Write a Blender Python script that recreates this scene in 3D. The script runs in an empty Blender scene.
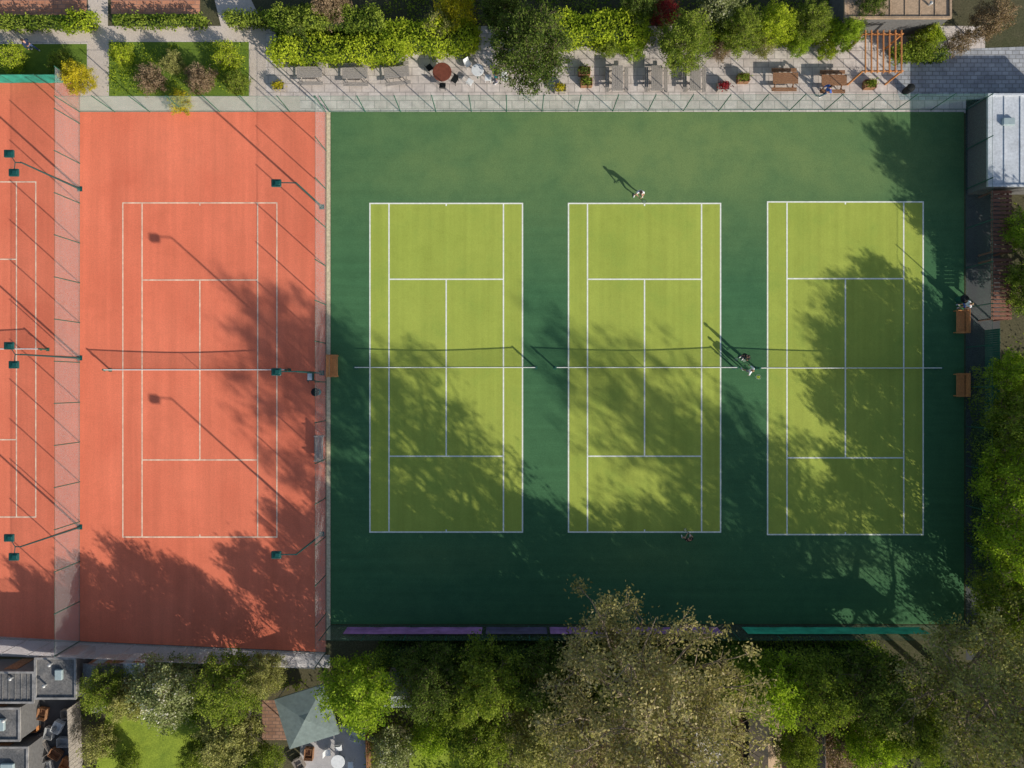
import bpy, math, random
import numpy as np
from mathutils import Vector, Matrix

scene=bpy.context.scene
F=806.0; H=58.0
def W(px,py,z=0.0):
    s=(H-z)/F
    return ((px-512)*s,(384-py)*s)
COL=scene.collection
SHX,SHY=-0.743,0.669
EL=math.radians(25.5)

# ------------------------------------------------ materials
def newmat(name):
    m=bpy.data.materials.new(name); m.use_nodes=True
    nt=m.node_tree; nt.nodes.clear()
    out=nt.nodes.new('ShaderNodeOutputMaterial')
    return m,nt,out
def N(nt,t,**k):
    n=nt.nodes.new(t)
    for a,b in k.items(): setattr(n,a,b)
    return n
def c4(c): return (c[0],c[1],c[2],1)
def mixc(nt,fac,a,b,mode='MIX'):
    n=N(nt,'ShaderNodeMix',data_type='RGBA',blend_type=mode)
    for sock,v in ((n.inputs[0],fac),(n.inputs[6],a),(n.inputs[7],b)):
        if isinstance(v,bpy.types.NodeSocket): nt.links.new(v,sock)
        elif isinstance(v,(int,float)): sock.default_value=v
        else: sock.default_value=c4(v)
    return n.outputs[2]
def noise(nt,vec,scale,detail=4,rough=.55,lo=0.35,hi=.65):
    n=N(nt,'ShaderNodeTexNoise'); n.inputs['Scale'].default_value=scale
    n.inputs['Detail'].default_value=detail; n.inputs['Roughness'].default_value=rough
    nt.links.new(vec,n.inputs['Vector'])
    r=N(nt,'ShaderNodeMapRange'); r.inputs[1].default_value=lo; r.inputs[2].default_value=hi
    nt.links.new(n.outputs[0],r.inputs[0])
    return r.outputs[0]
def coords(nt,scale=(1,1,1),rot=0,loc=(0,0,0)):
    tc=N(nt,'ShaderNodeTexCoord'); mp=N(nt,'ShaderNodeMapping')
    mp.inputs['Scale'].default_value=scale; mp.inputs['Rotation'].default_value=(0,0,rot)
    mp.inputs['Location'].default_value=loc
    nt.links.new(tc.outputs['Object'],mp.inputs[0]); return mp.outputs[0]
def finish(nt,out,col,rough=.85,bump=None,bstr=.3,spec=.2,metal=0):
    b=N(nt,'ShaderNodeBsdfPrincipled')
    if isinstance(col,bpy.types.NodeSocket): nt.links.new(col,b.inputs['Base Color'])
    else: b.inputs['Base Color'].default_value=c4(col)
    b.inputs['Roughness'].default_value=rough
    b.inputs['Specular IOR Level'].default_value=spec
    b.inputs['Metallic'].default_value=metal
    if bump is not None:
        bn=N(nt,'ShaderNodeBump'); bn.inputs['Strength'].default_value=bstr; bn.inputs['Distance'].default_value=.02
        nt.links.new(bump,bn.inputs['Height']); nt.links.new(bn.outputs[0],b.inputs['Normal'])
    nt.links.new(b.outputs[0],out.inputs[0])
def simple(name,c,rough=.6,var=.25,scale=6,spec=.3,metal=0,stretch=(1,1,1)):
    m,nt,out=newmat(name); v=coords(nt,stretch)
    f=noise(nt,v,scale,5,.6)
    col=mixc(nt,f,tuple(x*(1-var) for x in c),tuple(min(1,x*(1+var)) for x in c))
    finish(nt,out,col,rough,f,.2,spec,metal); return m
def surface(name,c1,c2,big=.12,mid=1.2,fine=14,streak=None,wear=None,wear_pale_c=None,rough=.9,speck=.25,blot=None,bstr=.25):
    m,nt,out=newmat(name); v=coords(nt)
    col=mixc(nt,noise(nt,v,big,3,.5,.3,.7),c1,c2)
    m2=noise(nt,v,mid,5,.65,.3,.7)
    col=mixc(nt,m2,col,mixc(nt,.5,col,tuple(x*1.25 for x in c2)))
    if streak:
        vs=coords(nt,streak[0],streak[1])
        s=noise(nt,vs,1.0,4,.6,.3,.7)
        col=mixc(nt,1.0,col,mixc(nt,s,(1-streak[2],)*3,(1+streak[2]*.6,)*3),'MULTIPLY')
    if wear:
        acc=None
        tc=N(nt,'ShaderNodeTexCoord')
        for (x,y,rx,ry,s) in wear:
            mp=N(nt,'ShaderNodeMapping',vector_type='TEXTURE')
            mp.inputs['Location'].default_value=(x,y,0); mp.inputs['Scale'].default_value=(rx,ry,1)
            nt.links.new(tc.outputs['Object'],mp.inputs[0])
            g=N(nt,'ShaderNodeTexGradient',gradient_type='SPHERICAL'); nt.links.new(mp.outputs[0],g.inputs[0])
            mm=N(nt,'ShaderNodeMath',operation='MULTIPLY'); nt.links.new(g.outputs[1],mm.inputs[0]); mm.inputs[1].default_value=s
            if acc is None: acc=mm.outputs[0]
            else:
                a=N(nt,'ShaderNodeMath',operation='ADD'); nt.links.new(acc,a.inputs[0]); nt.links.new(mm.outputs[0],a.inputs[1]); acc=a.outputs[0]
        wn=noise(nt,v,.45,5,.6,-.1,.62)
        mm=N(nt,'ShaderNodeMath',operation='MULTIPLY',use_clamp=True); nt.links.new(acc,mm.inputs[0]); nt.links.new(wn,mm.inputs[1])
        col=mixc(nt,mm.outputs[0],col,wear_pale_c)
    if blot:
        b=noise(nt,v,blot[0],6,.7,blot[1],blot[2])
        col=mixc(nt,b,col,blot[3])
    fn=noise(nt,v,fine,3,.7,.25,.75)
    col=mixc(nt,1.0,col,mixc(nt,fn,(1-speck,)*3,(1+speck*.7,)*3),'MULTIPLY')
    finish(nt,out,col,rough,fn,bstr,.1); return m
def paving(name,c1,c2,mortar,w,h,rot=0,msize=.03,lo=.72):
    m,nt,out=newmat(name); v=coords(nt,(1,1,1),rot)
    br=N(nt,'ShaderNodeTexBrick'); nt.links.new(v,br.inputs['Vector'])
    br.inputs['Color1'].default_value=c4(c1); br.inputs['Color2'].default_value=c4(c2); br.inputs['Mortar'].default_value=c4(mortar)
    br.inputs['Scale'].default_value=1; br.inputs['Brick Width'].default_value=w; br.inputs['Row Height'].default_value=h
    br.inputs['Mortar Size'].default_value=msize
    n=noise(nt,v,1.3,5,.7,.3,.7)
    col=mixc(nt,1.0,br.outputs[0],mixc(nt,n,(lo,lo*.98,lo*.98),(1.15,1.15,1.13)),'MULTIPLY')
    finish(nt,out,col,.85,n,.2,.2); return m
def leafmat(name,dark,light,trans=.3,extra=None):
    m,nt,out=newmat(name)
    at=N(nt,'ShaderNodeAttribute',attribute_name='tint')
    r=N(nt,'ShaderNodeValToRGB'); nt.links.new(at.outputs['Fac'],r.inputs[0])
    r.color_ramp.elements[0].color=c4(dark); r.color_ramp.elements[1].color=c4(light)
    r.color_ramp.elements[0].position=.05; r.color_ramp.elements[1].position=.8
    if extra:
        e=r.color_ramp.elements.new(.93); e.color=c4(extra)
    d=N(nt,'ShaderNodeBsdfDiffuse'); d.inputs['Roughness'].default_value=.3
    nt.links.new(r.outputs[0],d.inputs[0])
    t=N(nt,'ShaderNodeBsdfTranslucent')
    tcx=mixc(nt,1.0,r.outputs[0],(1.2,1.3,.6),'MULTIPLY'); nt.links.new(tcx,t.inputs[0])
    mx=N(nt,'ShaderNodeMixShader'); mx.inputs[0].default_value=trans
    nt.links.new(d.outputs[0],mx.inputs[1]); nt.links.new(t.outputs[0],mx.inputs[2])
    nt.links.new(mx.outputs[0],out.inputs[0]); return m

# ------------------------------------------------ mesh builder
class MB:
    def __init__(s): s.v=[]; s.f=[]; s.mi=[]
    def add(s,vs,fs,mi=0):
        o=len(s.v); s.v+= [tuple(x) for x in vs]; s.f+=[tuple(i+o for i in f) for f in fs]; s.mi+=[mi]*len(fs)
    def box(s,c,size,rz=0,mi=0,bev=0,rx=0):
        hx,hy,hz=[a/2 for a in size]
        R=Matrix.Rotation(rz,3,'Z')@Matrix.Rotation(rx,3,'X')
        if bev<=0:
            vs=[R@Vector((x,y,z)) for z in(-hz,hz) for y in(-hy,hy) for x in(-hx,hx)]
            fs=[(0,2,3,1),(4,5,7,6),(0,1,5,4),(2,6,7,3),(0,4,6,2),(1,3,7,5)]
        else:
            b=bev; vs=[];
            rings=[(hx-b,hy-b,-hz),(hx,hy,-hz+b),(hx,hy,hz-b),(hx-b,hy-b,hz)]
            for (a,d,z) in rings:
                vs+=[R@Vector(p) for p in((-a,-d+b,z),(-a+b,-d,z),(a-b,-d,z),(a,-d+b,z),(a,d-b,z),(a-b,d,z),(-a+b,d,z),(-a,d-b,z))]
            fs=[tuple(range(7,-1,-1)),tuple(range(24,32))]
            for k in range(3):
                for i in range(8):
                    j=(i+1)%8; fs.append((k*8+i,k*8+j,k*8+8+j,k*8+8+i))
        s.add([v+Vector(c) for v in vs],fs,mi)
    def tube(s,pts,rad,n=6,mi=0,cap=True):
        pts=[Vector(p) for p in pts]; o=[]
        vs=[];fs=[]
        for i,p in enumerate(pts):
            d=(pts[min(i+1,len(pts)-1)]-pts[max(i-1,0)]).normalized()
            a=d.cross(Vector((0,0,1)) if abs(d.z)<.9 else Vector((1,0,0))).normalized(); b=d.cross(a)
            r=rad[i] if isinstance(rad,(list,tuple)) else rad
            for k in range(n):
                t=2*math.pi*k/n; vs.append(p+a*math.cos(t)*r+b*math.sin(t)*r)
        for i in range(len(pts)-1):
            for k in range(n):
                k2=(k+1)%n; fs.append((i*n+k,i*n+k2,(i+1)*n+k2,(i+1)*n+k))
        if cap:
            fs.append(tuple(range(n-1,-1,-1))); fs.append(tuple(range((len(pts)-1)*n,len(pts)*n)))
        s.add(vs,fs,mi)
    def ball(s,c,r,n=8,m=5,mi=0):
        vs=[];fs=[]
        for i in range(m+1):
            ph=math.pi*i/m
            for k in range(n):
                t=2*math.pi*k/n; vs.append((c[0]+r[0]*math.sin(ph)*math.cos(t),c[1]+r[1]*math.sin(ph)*math.sin(t),c[2]+r[2]*math.cos(ph)))
        for i in range(m):
            for k in range(n):
                k2=(k+1)%n; fs.append((i*n+k,(i+1)*n+k,(i+1)*n+k2,i*n+k2))
        s.add(vs,fs,mi)
    def obj(s,name,mats,parent=None,loc=None,smooth=False):
        me=bpy.data.meshes.new(name); me.from_pydata(s.v,[],s.f)
        if not isinstance(mats,(list,tuple)): mats=[mats]
        for m in mats: me.materials.append(m)
        if len(mats)>1: me.polygons.foreach_set('material_index',s.mi)
        if smooth: me.polygons.foreach_set('use_smooth',[True]*len(me.polygons))
        me.validate(); me.update()
        o=bpy.data.objects.new(name,me); COL.objects.link(o)
        if parent: o.parent=parent
        if loc: o.location=loc
        return o
def empty(name,loc,label,cat,rz=0,group=None):
    e=bpy.data.objects.new(name,None); e.empty_display_size=.3; COL.objects.link(e)
    e.location=loc if len(loc)==3 else (loc[0],loc[1],0); e.rotation_euler=(0,0,rz)
    e['label']=label; e['category']=cat
    if group: e['group']=group
    return e
def copy_thing(root,loc,rz=0,label=None):
    r=root.copy(); COL.objects.link(r); r.location=(loc[0],loc[1],loc[2] if len(loc)>2 else 0); r.rotation_euler=(0,0,rz)
    if label: r['label']=label
    def rec(a,b):
        for ch in list(a.children):
            k=ch.copy(); COL.objects.link(k); k.parent=b; k.matrix_parent_inverse=ch.matrix_parent_inverse
            rec(ch,k)
    rec(root,r); return r
def struct(o): o['kind']='structure'; return o
def sheet(name,pts,level,mat):
    mb=MB(); z=level*.004
    mb.add([(*W(*p),z) for p in pts],[tuple(range(len(pts)))[::-1]])
    o=mb.obj(name,mat); return struct(o)
def rect(a,b,c,d): return [(a,b),(c,b),(c,d),(a,d)]

# colours
M_ground=surface('ground_soil',(.06,.07,.03),(.11,.095,.055),.15,1.5,9,speck=.5)
GREEN_WEAR_PALE=[]
for cx in (446,644,845):
    x,y=W(cx,172); GREEN_WEAR_PALE.append((x,y,7.5,2.6,.3))
    x,y=W(cx,556); GREEN_WEAR_PALE.append((x,y,6.5,2.2,.3))
x,y=W(640,130); GREEN_WEAR_PALE.append((x,y,36,12,.95))  # broad paler tone fading down from the top of the surround
x,y=W(760,150); GREEN_WEAR_PALE.append((x,y,18,8.0,.3))  # smaller paler tone right of centre near the top
M_green=surface('green_surround',(.048,.136,.062),(.068,.166,.070),.09,.9,16,streak=((.06,2.2,1),0,.10),wear=GREEN_WEAR_PALE,wear_pale_c=(.175,.255,.09))
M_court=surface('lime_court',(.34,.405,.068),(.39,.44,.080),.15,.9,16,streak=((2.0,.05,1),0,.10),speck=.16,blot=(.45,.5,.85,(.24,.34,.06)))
M_red=surface('red_clay',(.74,.178,.095),(.82,.22,.122),.1,.6,14,streak=((1.2,.06,1),.12,.12),speck=.15,blot=(.3,.5,.85,(.64,.14,.075)),bstr=.1)
M_white=simple('court_line_white',(.85,.85,.74),.7,.10,4)
M_redline=simple('court_line_worn',(.92,.64,.46),.8,.25,2.5)
M_pave=paving('paving_slabs',(.62,.54,.48),(.72,.64,.58),(.42,.37,.33),.9,.6)
M_path=surface('path_gravel',(.54,.45,.37),(.62,.53,.45),.3,2,18)
M_slate=paving('slate_setts',(.34,.35,.37),(.47,.48,.50),(.25,.25,.25),.5,.3)
M_lawn=surface('lawn_grass',(.10,.17,.025),(.17,.24,.035),.3,2.5,14,speck=.45)
M_lawn2=surface('lawn_bright',(.22,.29,.035),(.30,.37,.045),.4,1.6,10,speck=.45,blot=(.7,.45,.75,(.15,.22,.03)))
M_terra=paving('terracotta_paving',(.54,.23,.13),(.62,.29,.17),(.36,.2,.14),.6,.3)
M_brownp=paving('brown_paving',(.30,.17,.11),(.38,.22,.15),(.2,.13,.1),.5,.25)
M_asph=surface('asphalt',(.06,.064,.066),(.09,.09,.09),.3,2,20)
M_conc=surface('concrete',(.38,.36,.35),(.50,.47,.45),.4,2,18,speck=.2)
M_earth=surface('earth',(.20,.13,.09),(.28,.18,.13),.5,2,12,speck=.4)
M_teal=simple('teal_paint',(.010,.075,.07),.4,.1)
M_dkgreen=simple('green_powder_coat',(.03,.12,.08),.45,.1)
M_steel=simple('galvanised_steel',(.45,.45,.44),.45,.15,metal=.3)
M_wood=simple('orange_timber',(.58,.24,.08),.6,.3,8,stretch=(1,6,1))
M_wood2=simple('brown_timber',(.28,.14,.07),.7,.35,8,stretch=(1,6,1))
M_woodr=simple('dark_brown_timber',(.22,.095,.06),.7,.35,5,stretch=(1,4,1))
M_wood3=simple('grey_timber',(.34,.30,.26),.8,.3,8,stretch=(1,6,1))
M_black=simple('dark_cord',(.012,.014,.014),.7,.1)
M_tape=simple('net_tape_white',(.78,.78,.74),.6,.05)
M_glass=simple('lamp_glass',(.35,.42,.42),.15,.05,spec=.6)
M_roofdk=surface('roof_felt_dark',(.09,.09,.092),(.15,.148,.145),.4,1.2,9,speck=.45,blot=(.8,.42,.7,(.25,.23,.21)))
M_rooflt=surface('roof_membrane_pale',(.46,.48,.50),(.58,.60,.62),.4,1.0,6,speck=.2,blot=(.6,.5,.8,(.36,.37,.38)))
M_roofbr=surface('roof_brown',(.36,.25,.16),(.46,.33,.22),.4,1.2,8,speck=.3,blot=(.7,.5,.8,(.25,.19,.13)))
M_render=simple('wall_render_grey',(.14,.135,.13),.8,.15)
M_canvas=simple('grey_canvas',(.18,.22,.20),.8,.12,3)
M_purple=simple('purple_banner',(.34,.16,.38),.6,.3,1.2)
M_navyb=simple('dark_banner',(.10,.08,.15),.6,.3,1.2)
M_tealban=simple('teal_banner',(.05,.42,.26),.6,.25,1.2)
M_whitep=simple('white_paint',(.78,.78,.76),.5,.06)
M_cap=simple('coping_grey',(.28,.265,.25),.8,.3,2)
M_bark=simple('bark',(.16,.12,.08),.9,.35,5)
M_barkp=simple('bark_pale',(.26,.20,.14),.9,.3,5)
M_core=simple('hedge_core',(.02,.035,.01),1,.2)
L_lime=leafmat('leaf_lime',(.16,.24,.02),(.60,.66,.055),.4)
L_green=leafmat('leaf_green',(.08,.14,.018),(.34,.40,.06),.35)
L_bright=leafmat('leaf_bright',(.12,.22,.018),(.44,.55,.055),.4)
L_dark=leafmat('leaf_dark',(.03,.06,.014),(.16,.21,.04),.25)
L_beige=leafmat('leaf_beige_bud',(.17,.155,.055),(.52,.45,.19),.3,(.66,.55,.31))
L_olive=leafmat('leaf_olive',(.14,.15,.04),(.46,.44,.15),.3)
L_blossom=leafmat('leaf_blossom',(.16,.20,.06),(.42,.44,.20),.3,(.72,.68,.58))
L_yellow=leafmat('leaf_yellow',(.30,.28,.02),(.72,.60,.04),.4)
L_redl=leafmat('leaf_crimson',(.14,.016,.02),(.44,.05,.06),.3)
L_brown=leafmat('leaf_brown_twig',(.16,.11,.06),(.42,.30,.19),.25)

# ------------------------------------------------ leaves / trees
def leafdata(C,size,rng,up=.55):
    n=len(C); nr=rng.normal(size=(n,3)); nr[:,2]=np.abs(nr[:,2])+up
    nr/=np.linalg.norm(nr,axis=1)[:,None]
    t=np.cross(nr,rng.normal(size=(n,3))); t/=np.linalg.norm(t,axis=1)[:,None]+1e-9
    b=np.cross(nr,t); s=size*rng.uniform(.6,1.35,(n,1))
    return np.stack([C-t*s,C-b*s*.55+t*s*.1,C+t*s,C+b*s*.55+t*s*.1],1).reshape(-1,3)
def leafmesh(name,C,size,rng,tint,mat,core=None):
    V=leafdata(C,size,rng); n=len(C)
    Fq=np.arange(n*4).reshape(-1,4)
    vl=V.tolist(); fl=Fq.tolist()
    tt=list(tint)
    mi=[0]*n
    if core:
        o=len(vl); vl+= [list(v) for v in core.v]; fl+=[[i+o for i in f] for f in core.f]; tt+=[0.]*len(core.f); mi+=[1]*len(core.f)
    me=bpy.data.meshes.new(name); me.from_pydata(vl,[],fl)
    a=me.attributes.new('tint','FLOAT','FACE'); a.data.foreach_set('value',np.array(tt,dtype=np.float32))
    me.materials.append(mat)
    if core: me.materials.append(M_core); me.polygons.foreach_set('material_index',mi)
    me.update(); return me
KINDS={}
def treekind(key,seed,h,r,z0,n1,n2,n3,per,lsize,clump,bark,conic=0,drop=.15,trunk_r=None,flat=1.0,lobe=1.0):
    rng=np.random.default_rng(seed); rnd=random.Random(seed)
    mb=MB(); tr=trunk_r or h*.02
    P=[Vector((0,0,-.1))]; 
    for i in range(1,6): P.append(Vector((rnd.uniform(-.03,.03)*h*.5,rnd.uniform(-.03,.03)*h*.5,h*.8*i/5)))
    mb.tube(P,[tr*(1.25 if i==0 else 1-i*.17) for i in range(6)],7)
    zc=(z0+h)/2; hz=(h-z0)/2
    C=[];T=[]
    ph=[rnd.uniform(0,6.28) for _ in range(4)]
    for i in range(n1):
        a=i*2.399+rnd.uniform(-.3,.3)
        u=(i+.5)/n1; el=math.asin(max(-1,min(1,-0.55+1.55*u)))
        lob=1+lobe*(.13*math.sin(3*a+ph[0])+.10*math.sin(5*a+ph[1])+rnd.uniform(-.14,.1))
        zf=math.sin(el); rr=math.cos(el)*r*lob
        if conic: rr=r*lob*(1-.85*(zf+1)/2)
        tip=Vector((math.cos(a)*rr,math.sin(a)*rr,zc+hz*zf*rnd.uniform(.85,1.0)))
        zs=max(z0*.6,min(h*.76,tip.z-rr*.55)); f=zs/(h*.8)*5; k=min(4,int(f)); st=P[k].lerp(P[k+1],min(1,f-k))
        pts=[];m=5
        for j in range(m+1):
            q=j/m; p=st.lerp(tip,q); p.z+=-(tip.z-st.z)*.25*math.sin(q*math.pi)*.6
            p+=Vector((rnd.uniform(-1,1),rnd.uniform(-1,1),rnd.uniform(-1,1)))*r*.035*(1 if 0<j<m else 0)
            pts.append(p)
        br=tr*.42*(1-.4*u)
        mb.tube(pts,[br*(1-.8*j/m)+.008 for j in range(m+1)],5)
        for s in range(n2):
            q=.3+.7*(s+rnd.random())/n2; k=min(m-1,int(q*m)); b0=pts[k].lerp(pts[k+1],q*m-k)
            d=(tip-st).normalized()*.5+Vector((rnd.gauss(0,.6),rnd.gauss(0,.6),rnd.gauss(.15,.45)))
            d.normalize(); L=r*rnd.uniform(.2,.38)*(1.15-.4*q)
            b1=b0+d*L*.5+Vector((0,0,L*.05)); b2=b0+d*L
            mb.tube([b0,b1,b2],[br*.32+.004,br*.2+.004,.008],3,cap=False)
            if rnd.random()<drop: continue
            ctint=rnd.uniform(.15,.75)
            for t in range(n3):
                e0=b1.lerp(b2,rnd.random()); d2=(d*.6+Vector((rnd.gauss(0,.6),rnd.gauss(0,.6),rnd.gauss(.1,.5)))).normalized()
                L2=L*rnd.uniform(.3,.7); e1=e0+d2*L2
                mb.tube([e0,e1],[.014,.006],3,cap=False)
                q=rng.uniform(.2,1.1,(per,1)); base=np.array(e0)+(np.array(e1)-np.array(e0))*q
                cc=base+rng.normal(size=(per,3))*clump*np.array([1,1,.8*flat])
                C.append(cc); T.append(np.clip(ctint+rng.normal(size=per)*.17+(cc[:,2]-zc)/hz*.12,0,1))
    C=np.concatenate(C);T=np.concatenate(T); C[:,2]=np.maximum(C[:,2],.05)
    tm=mb.obj('trunk',bark); tmesh=tm.data; bpy.data.objects.remove(tm)
    cm=leafmesh('crown_'+key,C,lsize,rng,T,L_green)
    rad=np.percentile(np.hypot(C[:,0],C[:,1]),96)
    KINDS[key]=(tmesh,cm,h,rad)
def plant(kind,apx,apy,rpx,height,mat,label,name='tree',cat='tree',group=None,zf=.6,ground=False,rz=None):
    tm,cm,h0,r0=KINDS[kind]; zc=height*zf
    x,y=W(apx,apy,0 if ground else zc); rm=rpx*(H-zc)/F
    e=empty(name,(x,y,0),label,cat,rz if rz is not None else (apx*1.7+apy)%6.28,group)
    s=rm/r0; sz=height/h0
    for nm,me in(('trunk',tm),('crown',cm)):
        o=bpy.data.objects.new(nm,me); COL.objects.link(o); o.parent=e; o.scale=(s,s,sz)
        if nm=='crown': o.material_slots[0].link='OBJECT'; o.material_slots[0].material=mat
    return e
treekind('tall',3,17,6.2,4.0,46,9,7,13,.10,.25,M_barkp,drop=.06,trunk_r=.3,lobe=.8)
treekind('mid',8,13,5.5,2.5,38,9,6,12,.10,.24,M_barkp,drop=.06,trunk_r=.24)
treekind('off',14,17,5.8,6,36,8,4,7,.15,.26,M_bark,drop=.22,trunk_r=.3)
treekind('full',21,7.5,3.2,1.2,34,9,5,9,.12,.22,M_bark,drop=.02,lobe=.7)
treekind('full2',22,7,3.2,1.2,34,8,5,9,.12,.23,M_bark,drop=.05,lobe=.7)
treekind('ball',31,7,3.4,1.0,48,9,5,9,.10,.2,M_bark,drop=.0,lobe=.35)
treekind('bush',41,2.6,1.9,.3,26,7,4,9,.085,.17,M_bark,drop=.05,trunk_r=.05)
treekind('bush2',43,2.2,1.7,.2,22,6,4,9,.075,.17,M_bark,drop=.1,trunk_r=.05)

def hedge(x0,y0,x1,y1,h,mat,label,zf=1.0,seed=1,lump=.35,leaf=.085,dens=150,coref=.84):
    rng=np.random.default_rng(seed)
    ax,ay=W(x0,y0,h*zf); bx,by=W(x1,y1,h*zf); xa,xb=min(ax,bx),max(ax,bx); ya,yb=min(ay,by),max(ay,by)
    L=xb-xa; D=yb-ya; area=L*D+2*(L+D)*h; n=int(area*dens)
    ptop=L*D/area
    u=rng.random((n,2)); sel=rng.random(n)
    P=np.zeros((n,3)); top=sel<ptop*1.3
    P[:,0]=(u[:,0]-.5)*L; P[:,1]=(u[:,1]-.5)*D; P[:,2]=h
    side=~top; k=rng.integers(0,4,n); z=rng.random(n)*h
    prob=rng.random(n)<(L/(L+D)); 
    m=side&prob; P[m,1]=np.where(k[m]%2==0,-D/2,D/2); P[m,2]=z[m]
    m=side&~prob; P[m,0]=np.where(k[m]%2==0,-L/2,L/2); P[m,2]=z[m]
    ph=rng.uniform(0,6,8)
    f=lambda a,b:(np.sin(a*1.1+ph[0])*np.sin(b*1.6+ph[1])+.6*np.sin(a*2.7+ph[2]+b)+.45*np.sin(a*5.1+ph[3])*np.sin(b*4.3+ph[4]))
    lm=f(P[:,0],P[:,1])
    P[:,2]+=lump*lm*(P[:,2]/h); 
    sc=1+ (.18*np.sin(P[:,0]*1.3+ph[5])+.14*np.sin(P[:,0]*3.1+ph[6])); P[:,1]*=sc
    P[:,0]+=.25*np.sin(P[:,1]*2+ph[7])
    P+=rng.normal(size=P.shape)*.12
    t=np.clip(.42+.22*lm+rng.normal(size=n)*.2,0,1)
    core=MB(); core.box((0,0,h*coref/2),(L*.9,D*.72,h*coref),bev=.1)
    P[:,2]=np.maximum(P[:,2],.03)
    me=leafmesh('foliage',P,leaf,rng,t,mat,core)
    o=bpy.data.objects.new('hedge',me); COL.objects.link(o); o.location=((xa+xb)/2,(ya+yb)/2,0)
    o['label']=label; o['category']='hedge'
    return o
def stuff_cover(name,region,n,mat,seed,zmax=.5,leaf=.09,clumps=60,excl=[]):
    rng=np.random.default_rng(seed); x0,y0=W(region[0],region[1]); x1,y1=W(region[2],region[3])
    cx=rng.uniform(x0,x1,clumps); cy=rng.uniform(min(y0,y1),max(y0,y1),clumps); hh=rng.uniform(.15,zmax*1.4,clumps); rr=rng.uniform(.4,1.5,clumps); ct=rng.uniform(.1,.8,clumps)
    k=rng.integers(0,clumps,n)
    P=np.stack([cx[k]+rng.normal(size=n)*rr[k]*.6,cy[k]+rng.normal(size=n)*rr[k]*.6,rng.random(n)*hh[k]+.02],1)
    m=(P[:,0]>x0)&(P[:,0]<x1)&(P[:,1]<max(y0,y1))&(P[:,1]>min(y0,y1))
    for (a,b,c,d) in excl:
        ax,ay=W(a,b); bx,by=W(c,d); m&=~((P[:,0]>ax)&(P[:,0]<bx)&(P[:,1]<ay)&(P[:,1]>by))
    P=P[m]; k=k[m]
    me=leafmesh(name,P,leaf,rng,np.clip(ct[k]+rng.normal(size=len(P))*.18,0,1),mat)
    o=bpy.data.objects.new(name,me); COL.objects.link(o); o['kind']='stuff'; o['label']='low leafy undergrowth covering garden beds'; o['category']='ground cover'

# ------------------------------------------------ ground sheets
mb=MB(); mb.add([(-400,-400,0),(400,-400,0),(400,400,0),(-400,400,0)],[(0,1,2,3)]); struct(mb.obj('ground',M_ground))
sheet('pavement',rect(-200,26,985,113),1,M_pave)
sheet('path',rect(-200,96,300,113),2,M_path)
sheet('path',rect(-200,27,262,41),2,M_path)
sheet('path',[(88,-60),(108,-60),(108,97),(88,97)],3,M_path)
sheet('path',[(200,-60),(222,-60),(266,30),(266,97),(250,97),(250,41),(222,30)],3,M_path)
sheet('pavement',[(885,52),(1200,40),(1200,98),(900,100)],3,M_slate)
sheet('lawn',rect(-200,44,87,83),2,M_lawn)
sheet('lawn',rect(109,42,249,96),2,M_lawn)
sheet('lawn',rect(112,-60,198,24),1,M_lawn)
sheet('lawn',rect(-200,-60,86,25),1,M_lawn)
sheet('patio',rect(-200,-14,87,15),2,M_terra)
sheet('patio',rect(111,-20,200,14),2,M_terra)
sheet('red_court_surround',[(-200,83),(80,83),(80,112),(326,112),(326,652),(80,641),(-200,628)],4,M_red)
sheet('green_court_surround',rect(331,112,964,624),4,M_green)
sheet('kerb',rect(326.5,112,330.5,640),5,simple('kerb_cream',(.62,.52,.34),.8,.2))
sheet('path',[(-200,630),(80,643),(330,655),(330,668),(80,659),(-200,649)],1,M_conc)
sheet('path',rect(966,98,1000,660),1,M_asph)
sheet('lawn',[(108,704),(198,696),(208,800),(90,800)],2,M_lawn2)
sheet('lawn',[(415,712),(472,718),(476,800),(405,800)],2,M_lawn2)
sheet('patio',rect(262,700,298,740),2,M_brownp)
sheet('patio',rect(300,725,366,800),1,M_conc)
sheet('patio',rect(20,700,76,820),1,M_asph)
sheet('garden_bed',[(745,690),(812,700),(812,820),(745,820)],1,M_earth)
sheet('garden_bed',[(815,716),(890,716),(900,820),(815,820)],1,M_earth)
sheet('patio',rect(690,700,728,800),2,M_conc)

# ------------------------------------------------ courts
def court(x0,x1,y0,y1,lm,surf=None,lw=.095):
    if surf: sheet('tennis_court',rect(x0,y0,x1,y1),5,surf)
    ax,ay=W(x0,y1); bx,by=W(x1,y0); cx=(ax+bx)/2; cy=(ay+by)/2; w=bx-ax; h=by-ay
    kx=w/10.97; ky=h/23.77; z=6*.004; mb=MB()
    def q(xa,ya,xb,yb): mb.add([(xa,ya,z),(xb,ya,z),(xb,yb,z),(xa,yb,z)],[(0,1,2,3)])
    e=lw/2
    q(ax-e,ay-e,bx+e,ay+e); q(ax-e,by-e,bx+e,by+e)
    q(ax-e,ay+e,ax+e,by-e); q(bx-e,ay+e,bx+e,by-e)
    sx=4.115*kx; sy=6.4*ky
    q(cx-sx-e,ay+e,cx-sx+e,by-e); q(cx+sx-e,ay+e,cx+sx+e,by-e)
    q(cx-sx+e,cy-sy-e,cx+sx-e,cy-sy+e); q(cx-sx+e,cy+sy-e,cx+sx-e,cy+sy+e)
    q(cx-e,cy-sy+e,cx+e,cy+sy-e)
    q(cx-e,ay+e,cx+e,ay+.18); q(cx-e,by-.18,cx+e,by-e)
    struct(mb.obj('court_markings',lm))
    return cx,cy
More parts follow.
